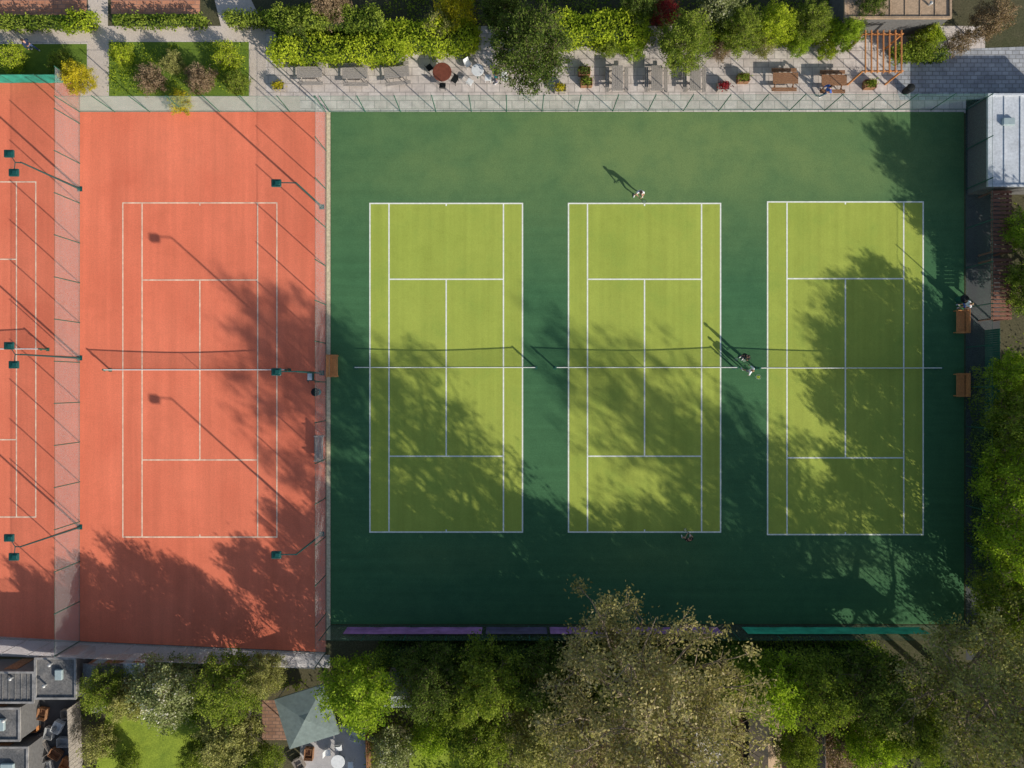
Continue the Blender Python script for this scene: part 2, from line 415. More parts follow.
def net(loc,label,post=M_dkgreen):
    e=empty('tennis_net',loc,label,'tennis net',group='tennis nets across the courts')
    mb=MB(); hw=6.4
    def sag(x): return .915+.155*(abs(x)/hw)**1.6
    n=230
    for i in range(n+1):
        x=-hw+2*hw*i/n; t=.004; mb.add([(x-t,0,.03),(x+t,0,.03),(x+t,0,sag(x)),(x-t,0,sag(x))],[(0,1,2,3)])
    for j in range(17):
        q=j/17
        for s in range(24):
            xa=-hw+2*hw*s/24; xb=xa+2*hw/24; za=.03+q*(sag(xa)-.03); zb=.03+q*(sag(xb)-.03)
            mb.add([(xa,0,za),(xb,0,zb),(xb,0,zb+.007),(xa,0,za+.007)],[(0,1,2,3)])
    mb.tube([(-hw+2*hw*i/24,.02,.05) for i in range(25)],.014,4)
    for s in(-1,1): mb.tube([(s*hw,.0,.04),(s*hw,0,1.05)],.014,4)
    mb.obj('net_mesh',M_black,e)
    mb=MB(); mb.tube([(-hw+2*hw*i/24,0,sag(-hw+2*hw*i/24)) for i in range(25)],.03,6); mb.obj('net_tape',M_tape,e)
    mb=MB(); mb.box((0,0,.44),(.05,.012,.88)); mb.obj('centre_strap',M_tape,e)
    for s in(-1,1):
        mb=MB(); mb.tube([(s*6.44,0,0),(s*6.44,0,1.12)],.06,8); mb.box((s*6.44,-.06,.85),(.06,.1,.14)); mb.box((s*6.44,0,.015),(.24,.24,.03)); mb.obj('net_post',post,e)
    return e
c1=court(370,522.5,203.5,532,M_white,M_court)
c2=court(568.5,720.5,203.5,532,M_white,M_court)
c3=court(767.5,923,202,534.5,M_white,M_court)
r2=court(123,277,203,537,M_redline,lw=.08)
r1=court(-119,36,182,517,M_redline,lw=.08)
n0=net((c1[0],c1[1],0),'black tennis net with white tape across lime green court')
for c in(c2,c3): copy_thing(n0,(c[0],c[1],0))
copy_thing(n0,(r2[0],r2[1],0),label='black tennis net with white tape across red clay court')
copy_thing(n0,(r1[0],r1[1],0),label='black tennis net with white tape across red clay court')

# ------------------------------------------------ fences
def fence(p0,p1,h,sp,mat,label,postmat=M_dkgreen,name='chain_link_fence',pr=.035,wr=.0022,ws=.12,solid=False):
    x0,y0=W(*p0); x1,y1=W(*p1); L=math.hypot(x1-x0,y1-y0); a=math.atan2(y1-y0,x1-x0)
    e=empty(name,(x0,y0,0),label,'fence',a)
    if solid:
        mb=MB(); n=int(L/.4); vs=[];fs=[]
        for i in range(n+1):
            x=L*i/n; d=.025*math.sin(x*2.5)+.012*math.sin(x*7); vs+=[(x,d,.05),(x,d*.3,h-.05)]
        for i in range(n): fs.append((2*i,2*i+2,2*i+3,2*i+1))
        mb.add(vs,fs); mb.obj('windbreak_fabric',mat,e)
    else:
        mb=MB(); hh=h-.06; x=-hh
        while x<L:
            for sgn,off in((1,.0),(-1,.006)):
                a0=max(0.,-x); a1=min(hh,L-x)
                if a1-a0>.05:
                    m=max(1,int((a1-a0)/.7)); pts=[]
                    for j in range(m+1):
                        t=a0+(a1-a0)*j/m
                        pts.append((x+t,off,.04+t) if sgn>0 else (x+t,off,.04+hh-t))
                    mb.tube(pts,wr,3,cap=False)
            x+=ws
        mb.obj('wire_mesh',mat,e)
    mb=MB(); mb.tube([(L*i/30,0,h) for i in range(31)],.010,5); mb.obj('top_wire',postmat,e)
    mb=MB(); mb.tube([(0,.03,.04),(L,.03,.04)],.012,5); mb.obj('bottom_wire',postmat,e)
    n=max(1,round(L/sp)); mb=MB(); mb.tube([(0,0,0),(0,0,h+.05)],pr,6); mb.ball((0,0,h+.05),(pr*1.2,)*3,6,4); p=mb.obj('fence_post',postmat,e)
    for i in range(1,n+1):
        q=p.copy(); COL.objects.link(q); q.parent=e; q.location=(L*i/n,0,0)
    return e
WM_grey=simple('wire_grey',(.50,.50,.48),.5,.1)
WM_grn=simple('wire_green',(.20,.36,.26),.5,.1)
WM_pale=simple('wire_pale',(.78,.72,.70),.5,.1)
M_wind=simple('windbreak_teal',(.03,.30,.21),.8,.25,1.5)
fence((80,112),(325,112),3.2,2.6,WM_grn,'green chain link fence along paved walk above clay court')
fence((330,112),(966,110),3.2,2.6,WM_grn,'tall green chain link fence along paved terrace')
fence((-120,83),(80,83),1.6,2.6,M_wind,'teal windbreak fence behind clay court',solid=True)
fence((80,641),(80,84),3.2,2.8,WM_grey,'grey chain link fence dividing two clay courts',wr=.0036)
fence((326,652),(326,112),3.2,2.8,WM_grey,'chain link fence between clay court and green courts',wr=.0018)
fence((966,624),(966,110),3.2,2.8,WM_grn,'green chain link fence beside boundary path',wr=.0012)
fence((330,626),(966,626),3.2,2.8,WM_grn,'green chain link fence backed by garden trees')
fence((-120,630),(80,641.5),3.2,1.9,WM_pale,'pale chain link fence behind clay court',M_steel,wr=.006)
fence((81,642),(325,653),3.2,1.9,WM_pale,'pale chain link fence behind clay court baseline',M_steel,wr=.006)

def banner(xa,xb,mat,label):
    x0,_=W(xa,0,1.6); x1,_=W(xb,0,1.6); _,y=W(0,625.2); L=x1-x0; mb=MB(); n=int(L*3); vs=[];fs=[]
    for i in range(n+1):
        x=L*i/n; d=.012*math.sin(x*2.2)+.008*math.sin(x*5.1)
        vs+=[(x,d,.8),(x,d*.4,2.35)]
    for i in range(n): fs.append((2*i,2*i+2,2*i+3,2*i+1))
    mb.add(vs,fs)
    o=mb.obj('banner',mat,loc=(x0,y+.1,0)); o['label']=label; o['category']='banner'; o['group']='banners tied along the fence'
banner(345,482,M_purple,'long purple fabric banner tied to fence')
banner(486,547,M_navyb,'dark purple fabric banner tied to fence')
banner(550,592,M_purple,'short purple fabric banner tied to fence')
banner(595,720,M_purple,'purple fabric banner tied to fence under tree')
banner(745,925,M_tealban,'long green fabric banner tied to fence')

# ------------------------------------------------ flood lights
def lamp(loc,double,label):
    e=empty('floodlight_post',loc,label,'floodlight',group='floodlights around the tennis courts'); h=7
    mb=MB(); mb.tube([(0,0,0),(0,0,.5),(0,0,h)],[.1,.075,.05],8); mb.box((0,0,.02),(.35,.35,.04)); mb.obj('pole',M_teal,e)
    heads=[(-1.25,-.02)] if not double else [(-.75,.55),(-.45,-.65)]
    mb=MB()
    if double: mb.tube([(0,-.02,h-.05),(-.35,0,h)],.035,6); mb.tube([(-.35,0,h),(-.68,.5,h)],.03,6); mb.tube([(-.35,0,h),(-.42,-.6,h)],.03,6)
    else: mb.tube([(0,0,h-.05),(-.5,0,h),(-1.05,0,h)],.035,6)
    mb.obj('arm',M_teal,e)
    for (x,y) in heads:
        mb=MB(); mb.box((x,y,h-.04),(.62,.48,.16),bev=.03,mi=0); mb.box((x+.1,y,h+.06),(.3,.25,.08),bev=.02); 
        for k in range(5): mb.box((x-.2+k*.09,y,h+.055),(.015,.4,.05))
        hd=mb.obj('lamp_head',M_teal,e)
        mb=MB(); mb.box((x,y,h-.135),(.54,.40,.02)); mb.obj('lamp_glass',M_glass,hd)
    return e
for (x,y) in((322,207),(322,373),(322,534)):
    lamp((*W(x,y),0),False,'teal floodlight on tall pole beside clay court fence')
for (x,y) in((80,189),(80,358),(80,527)):
    lamp((*W(x,y),0),True,'double headed teal floodlight on tall pole between courts')

# ------------------------------------------------ benches, tables
def bench(loc,rz,wood,label,L=1.6):
    e=empty('bench',loc,label,'bench',rz)
    mb=MB()
    for i in range(6): mb.box((0,-.25+i*.1,.45),(L,.085,.035),bev=.008)
    mb.obj('seat',wood,e)
    mb=MB()
    for i in range(4): mb.box((0,.33+.03*i,.58+i*.11),(L,.03,.09),bev=.008)
    mb.obj('backrest',wood,e)
    for s in(-1,1):
        mb=MB(); x=s*(L/2-.08)
        mb.box((x,-.24,.22),(.06,.06,.44)); mb.box((x,.3,.45),(.06,.06,.9)); mb.box((x,.02,.66),(.07,.62,.04)); mb.box((x,-.24,.55),(.05,.05,.2)); mb.box((x,.03,.4),(.05,.5,.05))
        mb.obj('leg',wood,e)
    return e
bench(W(335,366),math.pi/2,M_wood,'orange timber bench beside net post and fence')
bench(W(957,322),-math.pi/2,M_wood,'orange timber bench against green fence',1.7)
bench(W(957,385),-math.pi/2,M_wood,'orange timber bench near net at fence',1.7)
bench(W(320,448),-math.pi/2,M_wood3,'weathered grey bench beside clay court fence',1.9)
def picnic(loc,rz,wood,label,L=1.8):
    e=empty('picnic_table',loc,label,'picnic table',rz,'picnic tables on the paved terrace')
    mb=MB()
    for i in range(6): mb.box((0,-.33+i*.132,.75),(L,.12,.04),bev=.008)
    mb.obj('table_top',wood,e)
    for s in(-1,1):
        mb=MB()
        for k in(0,1): mb.box((0,s*(.62+k*.14),.45),(L,.125,.04),bev=.008)
        mb.obj('seat',wood,e)
        mb=MB(); x=s*L*.36
        mb.tube([(x,-.6,0),(x,-.2,.73)],.04,4); mb.tube([(x,.6,0),(x,.2,.73)],.04,4); mb.box((x,0,.41),(.05,1.5,.09)); mb.box((x,0,.7),(.05,.66,.06))
        mb.obj('leg',wood,e)
    return e
for i,(x,y,rz,wd,l) in enumerate([(312,76,0,M_wood3,'grey timber picnic table on pale paving'),(357,77,0,M_wood3,'grey timber picnic table on pale paving'),
    (616,82,1.57,M_wood3,'weathered picnic table on terrace beside hedge'),(655,82,1.57,M_wood3,'weathered picnic table on terrace beside hedge'),
    (693,82,1.57,M_wood3,'weathered picnic table on terrace beside tree'),(782,82,0,M_wood2,'brown picnic table on terrace beside fence'),
    (830,84,0,M_wood2,'brown picnic table on terrace near pergola'),(398,76,0.1,M_wood3,'grey timber picnic table on pale paving')]):
    picnic(W(x,y),rz,wd,l)
def roundtable(loc,label,mat,r=.62):
    e=empty('round_table',loc,label,'table')
    mb=MB(); mb.tube([(0,0,.72),(0,0,.75),(0,0,.765)],[r*.97,r,r*.97],20); mb.obj('table_top',mat,e)
    mb=MB(); mb.tube([(0,0,0),(0,0,.72)],.045,8)
    for k in range(4):
        a=k*math.pi/2; mb.tube([(0,0,.1),(.35*math.cos(a),.35*math.sin(a),.02)],.025,5)
    mb.obj('table_leg',M_dkgreen,e)
def chair(loc,rz,mat,label):
    e=empty('garden_chair',loc,label,'chair',rz,'garden chairs around the terrace tables')
    mb=MB(); mb.box((0,0,.45),(.44,.42,.03),bev=.01); mb.obj('seat',mat,e)
    mb=MB(); mb.box((0,.22,.7),(.42,.025,.4),bev=.008,rx=-.15); mb.obj('backrest',mat,e)
    for s in(-1,1):
        for t in(-1,1):
            mb=MB(); mb.tube([(s*.2,t*.19,0),(s*.18,t*.17,.44)],.015,5); mb.obj('leg',mat,e)
roundtable(W(443,76),'round reddish brown table on paved terrace',simple('table_red_brown',(.20,.06,.035),.5,.15),.68)
roundtable(W(478,74),'small pale round table on paved terrace',M_whitep,.45)
roundtable(W(340,757),'round pale patio table in back garden',M_whitep,.5)
for (x,y,rz) in((430,70,2.2),(455,82,-.6),(443,88,3.1),(468,66,.6),(488,80,-1.6),(470,84,2.6),(329,750,1.6),(352,762,-1.6),(340,745,0.1),(505,80,.3)):
    chair(W(x,y),rz,M_whitep if x>460 or y>700 else M_black,'pale garden chair beside round table' if x>460 or y>700 else 'dark garden chair beside round table')
def planter(loc,label,mat,lm):
    e=empty('planter_box',loc,label,'planter')
    mb=MB(); w,d,h=.8,.55,.5
    for s in(-1,1): mb.box((0,s*d/2,h/2),(w,.05,h),bev=.01); mb.box((s*w/2,0,h/2),(.05,d-.06,h),bev=.01)
    mb.box((0,0,h-.1),(w-.06,d-.06,.02)); mb.obj('box',mat,e)
    rng=np.random.default_rng(int(abs(loc[0]*10))); n=260; P=rng.normal(size=(n,3))*np.array([.2,.14,.1])+np.array([0,0,h+.12])
    me=leafmesh('foliage',P,.06,rng,rng.random(n),lm); o=bpy.data.objects.new('foliage',me); COL.objects.link(o); o.parent=e
for (x,y,m,l) in((586,84,M_wood2,L_green),(584,73,M_wood2,L_dark),(560,90,M_wood3,L_yellow),(742,80,M_wood2,L_green),(722,88,M_wood3,L_redl),(868,86,M_wood2,L_green),(280,88,M_wood3,L_yellow)):
    planter(W(x,y),'timber planter box with leafy plants on terrace',m,l)

def bin_(loc,mat,label):
    e=empty('litter_bin',loc,label,'bin')
    mb=MB(); mb.tube([(0,0,0),(0,0,.85)],[.24,.28],14); mb.obj('bin_body',mat,e)
    mb=MB(); mb.tube([(0,0,.85),(0,0,.95),(0,0,1.0)],[.3,.26,.1],14); mb.obj('bin_lid',M_black,e)
bin_(W(318,392),simple('teal_plastic',(.03,.32,.34),.4,.1),'teal litter bin beside fence')
bin_(W(958,300),M_dkgreen,'green litter bin beside fence')
bin_(W(905,92),M_black,'dark litter bin on slate paving')
def umpire(loc,rz,label):
    e=empty('umpire_chair',loc,label,'umpire chair',rz)
    mb=MB(); mb.box((0,0,1.5),(.5,.45,.05),bev=.01); mb.obj('seat',M_whitep,e)
    mb=MB(); mb.box((0,.24,1.8),(.5,.04,.5),bev=.01); mb.obj('backrest',M_teal,e)
    for s in(-1,1):
        mb=MB(); mb.tube([(s*.38,-.55,0),(s*.24,-.2,1.5)],.03,6); mb.tube([(s*.38,.5,0),(s*.24,.2,1.5)],.03,6); mb.tube([(s*.26,-.22,1.75),(s*.26,.22,1.75)],.025,6); mb.obj('leg',M_teal,e)
    mb=MB()
    for k in range(4):
        q=(k+.7)/5; mb.box((0,-.55+.35*q,1.5*q),(.7-.22*q,.09,.03))
    mb.obj('step',M_teal,e)
umpire(W(316,377),-math.pi/2,'teal umpire chair with white seat beside fence')
def basket(loc,label):
    e=empty('ball_basket',loc,label,'ball basket')
    mb=MB()
    for k in range(12):
        a=k*math.pi/6; mb.tube([(.13*math.cos(a),.13*math.sin(a),.35),(.17*math.cos(a),.17*math.sin(a),.62)],.006,3)
    for z,r in((.35,.13),(.62,.17)):
        mb.tube([(r*math.cos(k*math.pi/6),r*math.sin(k*math.pi/6),z) for k in range(13)],.008,4)
    for k in range(4):
        a=k*math.pi/2; mb.tube([(.15*math.cos(a),.15*math.sin(a),0),(.13*math.cos(a),.13*math.sin(a),.36)],.008,4)
    mb.obj('wire_frame',M_steel,e)
    mb=MB(); rnd=random.Random(4)
    for k in range(22): mb.ball((rnd.uniform(-.09,.09),rnd.uniform(-.09,.09),.4+rnd.random()*.2),(.033,)*3,8,5)
    o=mb.obj('tennis_balls',simple('ball_felt',(.5,.62,.05),.9,.05),e)
basket(W(756,377),'wire basket full of yellow tennis balls on court')

# ------------------------------------------------ buildings
def building(name,ax0,ay0,ax1,ay1,h,wall,roof,label,cat='building',ridges=0,sky=[],parapet=.12,gable=0,axis='x',cap=None,vents=0):
    x0,y0=W(ax0,ay0,h); x1,y1=W(ax1,ay1,h); cx,cy=(x0+x1)/2,(y0+y1)/2; w=abs(x1-x0); d=abs(y1-y0)
    e=empty(name,(cx,cy,0),label,cat)
    mb=MB(); t=.2
    for s in(-1,1): mb.box((0,s*(d/2-t/2),h/2-.06),(w,t,h-.12)); mb.box((s*(w/2-t/2),0,h/2-.06),(t,d-2*t,h-.12))
    mb.obj('wall',wall,e)
    mb=MB(); pm=MB()
    if gable:
        g=gable; a,b=w/2+.15,d/2+.15
        if axis=='x': mb.add([(-a,-b,h-.1),(a,-b,h-.1),(a,b,h-.1),(-a,b,h-.1),(-a,0,h+g),(a,0,h+g)],[(0,1,5,4),(2,3,4,5),(0,4,3),(1,2,5)])
        else: mb.add([(-a,-b,h-.1),(a,-b,h-.1),(a,b,h-.1),(-a,b,h-.1),(0,-b,h+g),(0,b,h+g)],[(1,2,5,4),(3,0,4,5),(0,1,4),(2,3,5)])
    else:
        mb.box((0,0,h-.05),(w+.1,d+.1,.1))
        if parapet:
            for s in(-1,1): pm.box((0,s*(d/2-.0),h+parapet/2+.003),(w+.12,.14,parapet)); pm.box((s*(w/2),0,h+parapet/2+.003),(.14,d-.142,parapet))
    for i in range(ridges):
        if w>d: mb.box((-w/2+w*(i+1)/(ridges+1),0,h+.025),(.05,d-.2,.05))
        else: mb.box((0,-d/2+d*(i+1)/(ridges+1),h+.025),(w-.2,.05,.05))
    rf=mb.obj('roof',roof,e)
    if pm.v: pm.obj('parapet',cap or roof,rf)
    for (fx,fy,sw,sd) in sky:
        mb=MB(); mb.box((fx*w,fy*d,h+.12),(sw,sd,.24),bev=.03); mb.obj('skylight',M_glass,rf)
    rv=random.Random(int(ax1))
    for k in range(vents):
        x,y=rv.uniform(-.4,.4)*w,rv.uniform(-.4,.4)*d; mb=MB(); mb.tube([(x,y,h),(x,y,h+.35)],.07,8); mb.tube([(x,y,h+.35),(x,y,h+.45)],[.13,.05],8); mb.obj('vent',M_steel,rf)
    mb=MB(); mb.box((w*.2,d/2+.012,1.05),(.9,.05,2.1)); mb.obj('door',M_wood2,e)
    mb=MB(); mb.box((-w*.22,d/2+.012,1.5),(min(1.2,w*.3),.05,1.0)); mb.obj('window',M_glass,e)
    return e
building('pavilion',845,-30,950,18,2.8,M_render,M_roofbr,'long grey pavilion with flat brown roof',ridges=6,vents=3)
building('clubhouse',988,95,1085,186,2.5,M_render,M_rooflt,'low clubhouse with pale grey panelled roof',ridges=5,sky=[(-.3,.2,.8,.5)],vents=4)
building('house_extension',-60,672,34,702,2.6,M_render,M_roofdk,'grey house extension with ribbed dark roof',ridges=14,cap=M_cap,vents=2)
building('house_extension',36,658,76,698,2.6,M_render,M_roofdk,'grey extension with dark flat roof',sky=[(.1,.1,.5,.7)],cap=M_cap,vents=2)
building('garden_shed',84,666,120,698,2.4,M_wood2,M_roofdk,'dark timber garden shed with felt roof',cat='shed',gable=.5,axis='y')
building('garden_shed',120,664,144,682,2.2,M_wood3,M_rooflt,'small shed with pale metal roof',cat='shed',ridges=3,parapet=0)
building('house_extension',-60,708,20,740,2.4,M_render,M_roofdk,'low grey extension with dark roof and skylight',sky=[(.25,.0,.8,.8)],cap=M_cap,vents=2)
building('house_extension',-60,747,28,830,2.2,M_render,M_roofdk,'low extension with stained grey roof and skylight',sky=[(.28,.25,.9,.7)],vents=2,cap=M_cap)
building('garden_shed',386,680,416,706,2.4,M_wood3,surface('roof_slate_grey',(.17,.18,.19),(.25,.26,.27),.5,2,15),'grey timber shed with pitched felt roof',cat='shed',gable=.6)
building('garden_shed',697,710,720,762,2.2,M_wood3,surface('roof_pale_board',(.50,.46,.39),(.62,.57,.49),.5,2,15),'narrow garden store with pale board roof',cat='shed',ridges=7,parapet=0)
building('garden_shed',752,706,780,790,2.3,M_render,M_roofbr,'brown roofed garden outbuilding with grey walls',cat='shed',gable=.5,axis='y')
def gazebo(loc,rz,label):
    e=empty('garden_gazebo',loc,label,'gazebo',rz); a=1.8
    mb=MB(); mb.add([(-a,-a,2.2),(a,-a,2.2),(a,a,2.2),(-a,a,2.2),(-.35,-.35,2.62),(.35,-.35,2.62),(.35,.35,2.62),(-.35,.35,2.62),(0,0,2.78)],
        [(0,1,5,4),(1,2,6,5),(2,3,7,6),(3,0,4,7),(4,5,8),(5,6,8),(6,7,8),(7,4,8)])
    for i in range(4):
        c=[(-a,-a),(a,-a),(a,a),(-a,a)]; p=c[i];q=c[(i+1)%4]
        mb.add([(p[0],p[1],2.0),(q[0],q[1],2.0),(q[0],q[1],2.2),(p[0],p[1],2.2)],[(0,1,2,3)])
    mb.obj('canopy',M_canvas,e)
    for p in[(-1,-1),(1,-1),(1,1),(-1,1)]:
        mb=MB(); mb.tube([(p[0]*1.7,p[1]*1.7,0),(p[0]*1.7,p[1]*1.7,2.2)],.04,6); mb.obj('leg',M_steel,e)
gazebo(W(306,718,2.4),.3,'grey canvas gazebo standing on garden patio')
def pergola(ax0,ay0,ax1,ay1,h,n,mat,label,alongx=True):
    x0,y0=W(ax0,ay0,h); x1,y1=W(ax1,ay1,h); w=abs(x1-x0); d=abs(y1-y0)
    e=empty('pergola',((x0+x1)/2,(y0+y1)/2,0),label,'pergola')
    for sx in(-1,1):
        for sy in(-1,1):
            mb=MB(); mb.box((sx*(w/2-.1),sy*(d/2-.1),h/2-.1),(.11,.11,h-.2),bev=.01); mb.obj('post',mat,e)
    for s in(-1,1):
        mb=MB()
        if alongx: mb.box((0,s*(d/2-.1),h-.1),(w,.07,.18),bev=.01)
        else: mb.box((s*(w/2-.1),0,h-.1),(.09,d,.18),bev=.01)
        mb.obj('beam',mat,e)
    mb=MB()
    for i in range(n):
        f=-.5+(i+.5)/n
        if alongx: mb.box((f*w,0,h+.06),(.07,d+.2,.13),bev=.01)
        else: mb.box((0,f*d,h+.03),(w+.2,.2,.05),bev=.01)
    mb.obj('slats',mat,e)
pergola(862,32,904,72,2.6,7,M_wood,'orange timber pergola frame on terrace')
pergola(992,190,1010,253,1.8,15,M_woodr,'dark brown slatted timber shelter beside path',False)
pergola(992,258,1010,320,1.8,15,M_woodr,'dark brown slatted timber shelter beside path',False)
def board_fence(p0,p1,h,mat,label):
    x0,y0=W(*p0); x1,y1=W(*p1); L=math.hypot(x1-x0,y1-y0); e=empty('board_fence',(x0,y0,0),label,'fence',math.atan2(y1-y0,x1-x0))
    mb=MB(); n=int(L/.16)
    for i in range(n): mb.box((L*(i+.5)/n,(i%2)*.012,h/2),(L/n*.92,.02,h))
    mb.obj('boards',mat,e)
    mb=MB()
    for z in(.3,h-.3): mb.box((L/2,-.05,z),(L,.05,.08))
    mb.obj('rail',mat,e)
for a,b,m in(((80,700),(84,800),M_wood3),((368,672),(372,800),M_wood2),((480,672),(486,800),M_wood2),((250,680),(254,800),M_wood3),((735,690),(738,800),M_wood2),((815,700),(818,800),M_wood3)):
    board_fence(a,b,1.7,m,'timber board fence between back gardens')
board_fence((985,600),(985,330),1.8,M_dkgreen,'green board fence beside boundary path')
def crate(loc,rz,mat,label):
    e=empty('storage_crate',loc,label,'crate',rz)
    mb=MB()
    for s in(-1,1):
        for k in range(3): mb.box((0,s*.3,.1+k*.17),(.8,.025,.13)); mb.box((s*.4,0,.1+k*.17),(.025,.58,.13))
    mb.box((0,0,.03),(.78,.58,.03)); mb.obj('crate_body',mat,e)
rnd=random.Random(9)
for (x,y,m) in((45,712,M_wood2),(60,725,M_whitep),(40,738,M_wood3),(58,752,M_wood2),(66,740,M_steel),(310,752,M_wood2),(357,735,M_whitep),(100,705,M_whitep),(36,724,M_wood),(50,765,M_steel),(70,712,M_wood3),(68,762,M_wood),(300,762,M_wood3),(52,731,M_steel),(46,748,M_wood3)):
    crate(W(x,y),rnd.random()*3,m,'slatted storage crate in cluttered back yard')

# ------------------------------------------------ vegetation
G='trees in the gardens behind the courts'
plant('tall',638,700,106,17.5,L_beige,'tall pale budding tree behind the fence',zf=.46,rz=.4+math.pi)
plant('mid',985,694,92,12,L_olive,'large olive budding tree in corner garden',zf=.5,rz=1.0)
plant('off',975,715,100,19.5,L_green,'very tall leafy tree behind corner garden',ground=True,rz=2)
plant('off',1150,588,98,14.5,L_green,'tall leafy tree beyond boundary path',ground=True,rz=.5)
plant('full',1050,285,40,8,L_dark,'dark leafy tree beside slatted shelter',ground=True)
for i,(x,y,r,h,m,k,l) in enumerate([
 (359,692,38,6.4,L_bright,'full','bright green leafy tree in back garden'),
 (168,690,36,5.6,L_blossom,'full','blossoming grey green tree behind clay court'),
 (228,688,34,6.0,L_green,'ball','green leafy tree behind clay court'),
 (264,674,20,5.0,L_olive,'ball','olive leafy tree behind clay court'),
 (132,698,20,4.8,L_olive,'full2','olive leafy tree beside shed'),
 (106,688,22,5.2,L_green,'ball','green leafy tree beside shed'),
 (228,738,32,4.8,L_olive,'full','olive leafy tree in back garden'),
 (262,764,20,4,L_green,'full2','green leafy tree in back garden'),
 (200,756,20,3.5,L_green,'ball','green leafy tree on lawn edge'),
 (432,682,34,7.5,L_dark,'ball','dark green tree against court fence'),
 (490,680,36,8.5,L_green,'full','green leafy tree against court fence'),
 (545,682,34,9,L_dark,'full','dark green tree against court fence'),
 (600,682,32,8.5,L_dark,'full','dark green tree added under tall tree to thicken court shade'),
 (690,684,36,8.5,L_dark,'full','dark green tree added under tall tree to thicken court shade'),  # added tree, placed to close a sunlit gap in the court shade
 (730,684,30,7.8,L_green,'full','green tree against court fence'),
 (460,704,26,6,L_green,'full','green tree in back garden'),
 (480,742,32,6,L_green,'full','green tree in back garden'),
 (545,738,36,6,L_olive,'full2','olive tree in back garden'),
 (770,688,34,7.5,L_bright,'full2','bright green tree against court fence'),
 (818,692,34,8,L_green,'full','green leafy tree against court fence'),
 (866,688,36,8,L_dark,'full2','dark green tree against court fence'),
 (912,732,32,6.5,L_green,'full','green leafy tree in corner garden'),
 (872,744,28,5.5,L_bright,'full2','bright green tree in corner garden'),
 (795,750,22,5,L_green,'full','green tree beside brown outbuilding'),
 (1020,480,38,7.5,L_bright,'full','bright green tree beside boundary path'),
 (1024,425,34,7,L_green,'full','green tree beside boundary path'),
 (1020,545,36,7.5,L_bright,'full2','bright green tree beside boundary path'),
 (1014,606,32,7,L_green,'full','green tree beside boundary path'),
 (1022,375,26,6,L_bright,'full','bright green tree beside boundary path'),
 (1032,230,24,4.5,L_bright,'full2','bright green tree beside slatted shelter'),
 (1034,285,26,4.5,L_green,'full','green tree beside slatted shelter'),
 (530,47,39,7,L_dark,'ball','round dark evergreen tree beside terrace'),
 (685,42,27,5,L_green,'ball','round green tree on terrace edge'),
 (742,30,22,3.6,L_green,'ball','green leafy tree behind terrace'),
 (776,24,19,3.6,L_lime,'full','lime green tree behind terrace'),
 (812,22,19,3.6,L_green,'ball','green tree behind terrace'),
 (848,34,15,3.4,L_bright,'full','bright green small tree beside pergola'),
 (640,2,20,4.5,L_dark,'full2','dark green tree behind hedge'),
 (720,2,22,4,L_blossom,'full2','pale blossoming tree behind terrace'),
 (500,8,20,5,L_dark,'full','dark green tree behind terrace'),
 (330,2,20,4,L_brown,'full2','twiggy brown tree beside hedge'),
 (868,6,15,4.5,L_dark,'full','dark green tree over pavilion roof'),
 (990,20,18,4.5,L_brown,'full2','brown twiggy tree beside pavilion'),
 (78,78,15,3.0,L_yellow,'full2','small yellow green tree at court corner')]):
    plant(k,x,y,r,h,m,l,group=G)
for i,(x,y,r,h,m,k,l) in enumerate([
 (392,750,24,2.6,L_blossom,'bush','white blossoming bush in back garden'),
 (188,710,15,2.0,L_bright,'bush','bright bush on lawn edge'),
 (98,744,18,2.2,L_olive,'bush2','olive bush on lawn edge'),
 (128,764,13,1.8,L_green,'bush','green bush on lawn'),
 (432,738,22,2.4,L_bright,'bush','bright green bush in back garden'),
 (845,745,30,2.2,L_brown,'bush2','brown twiggy bush on bare earth'),
 (590,745,34,3,L_brown,'bush','brown twiggy bush under tall tree'),
 (456,10,21,3.4,L_yellow,'bush','bright yellow shrub behind terrace'),
 (665,10,14,3,L_redl,'bush2','dark crimson shrub behind terrace'),
 (150,78,15,1.6,L_brown,'bush2','brown shrub on small lawn'),
 (172,62,12,1.5,L_olive,'bush','olive shrub on small lawn'),
 (200,78,15,1.7,L_brown,'bush','brown shrub on small lawn'),
 (228,56,15,1.8,L_lime,'bush2','lime green shrub beside path'),
 (236,82,13,1.6,L_green,'bush','green shrub beside path'),
 (122,54,12,1.5,L_lime,'bush','lime green shrub on small lawn'),
 (180,102,12,1.2,L_yellow,'bush2','twiggy shrub at fence'),
 (60,62,13,1.4,L_green,'bush','green shrub on lawn'),
 (12,58,15,1.5,L_lime,'bush2','lime green shrub on lawn'),
 (925,46,16,2,L_green,'bush2','green shrub beside pergola'),
 (930,36,14,2,L_lime,'bush','lime shrub beside pavilion'),
 (960,42,12,2,L_brown,'bush2','brown shrub beside pavilion'),
 (610,46,11,1.8,L_green,'bush','green shrub at hedge foot'),
 (635,48,12,1.8,L_bright,'bush2','bright shrub at hedge foot'),
 (722,50,11,1.5,L_brown,'bush2','brown shrub at terrace edge'),
 (800,44,12,1.6,L_bright,'bush','bright shrub at terrace edge'),
 (765,46,12,1.6,L_olive,'bush2','olive shrub at terrace edge'),
 (828,50,10,1.4,L_lime,'bush','lime shrub at terrace edge'),
 (440,26,18,2.4,L_olive,'bush2','olive shrub behind hedge'),
 (300,26,20,2.4,L_dark,'bush','dark shrub behind hedge'),
 (992,640,24,3,L_olive,'bush','olive shrub beside fence corner')]):
    plant(k,x,y,r,h,m,l,name='shrub',cat='shrub',group='shrubs in the garden beds')
hedge(268,36,400,56,1.7,L_lime,'bright lime green hedge beside paved walk',seed=5,lump=.14)
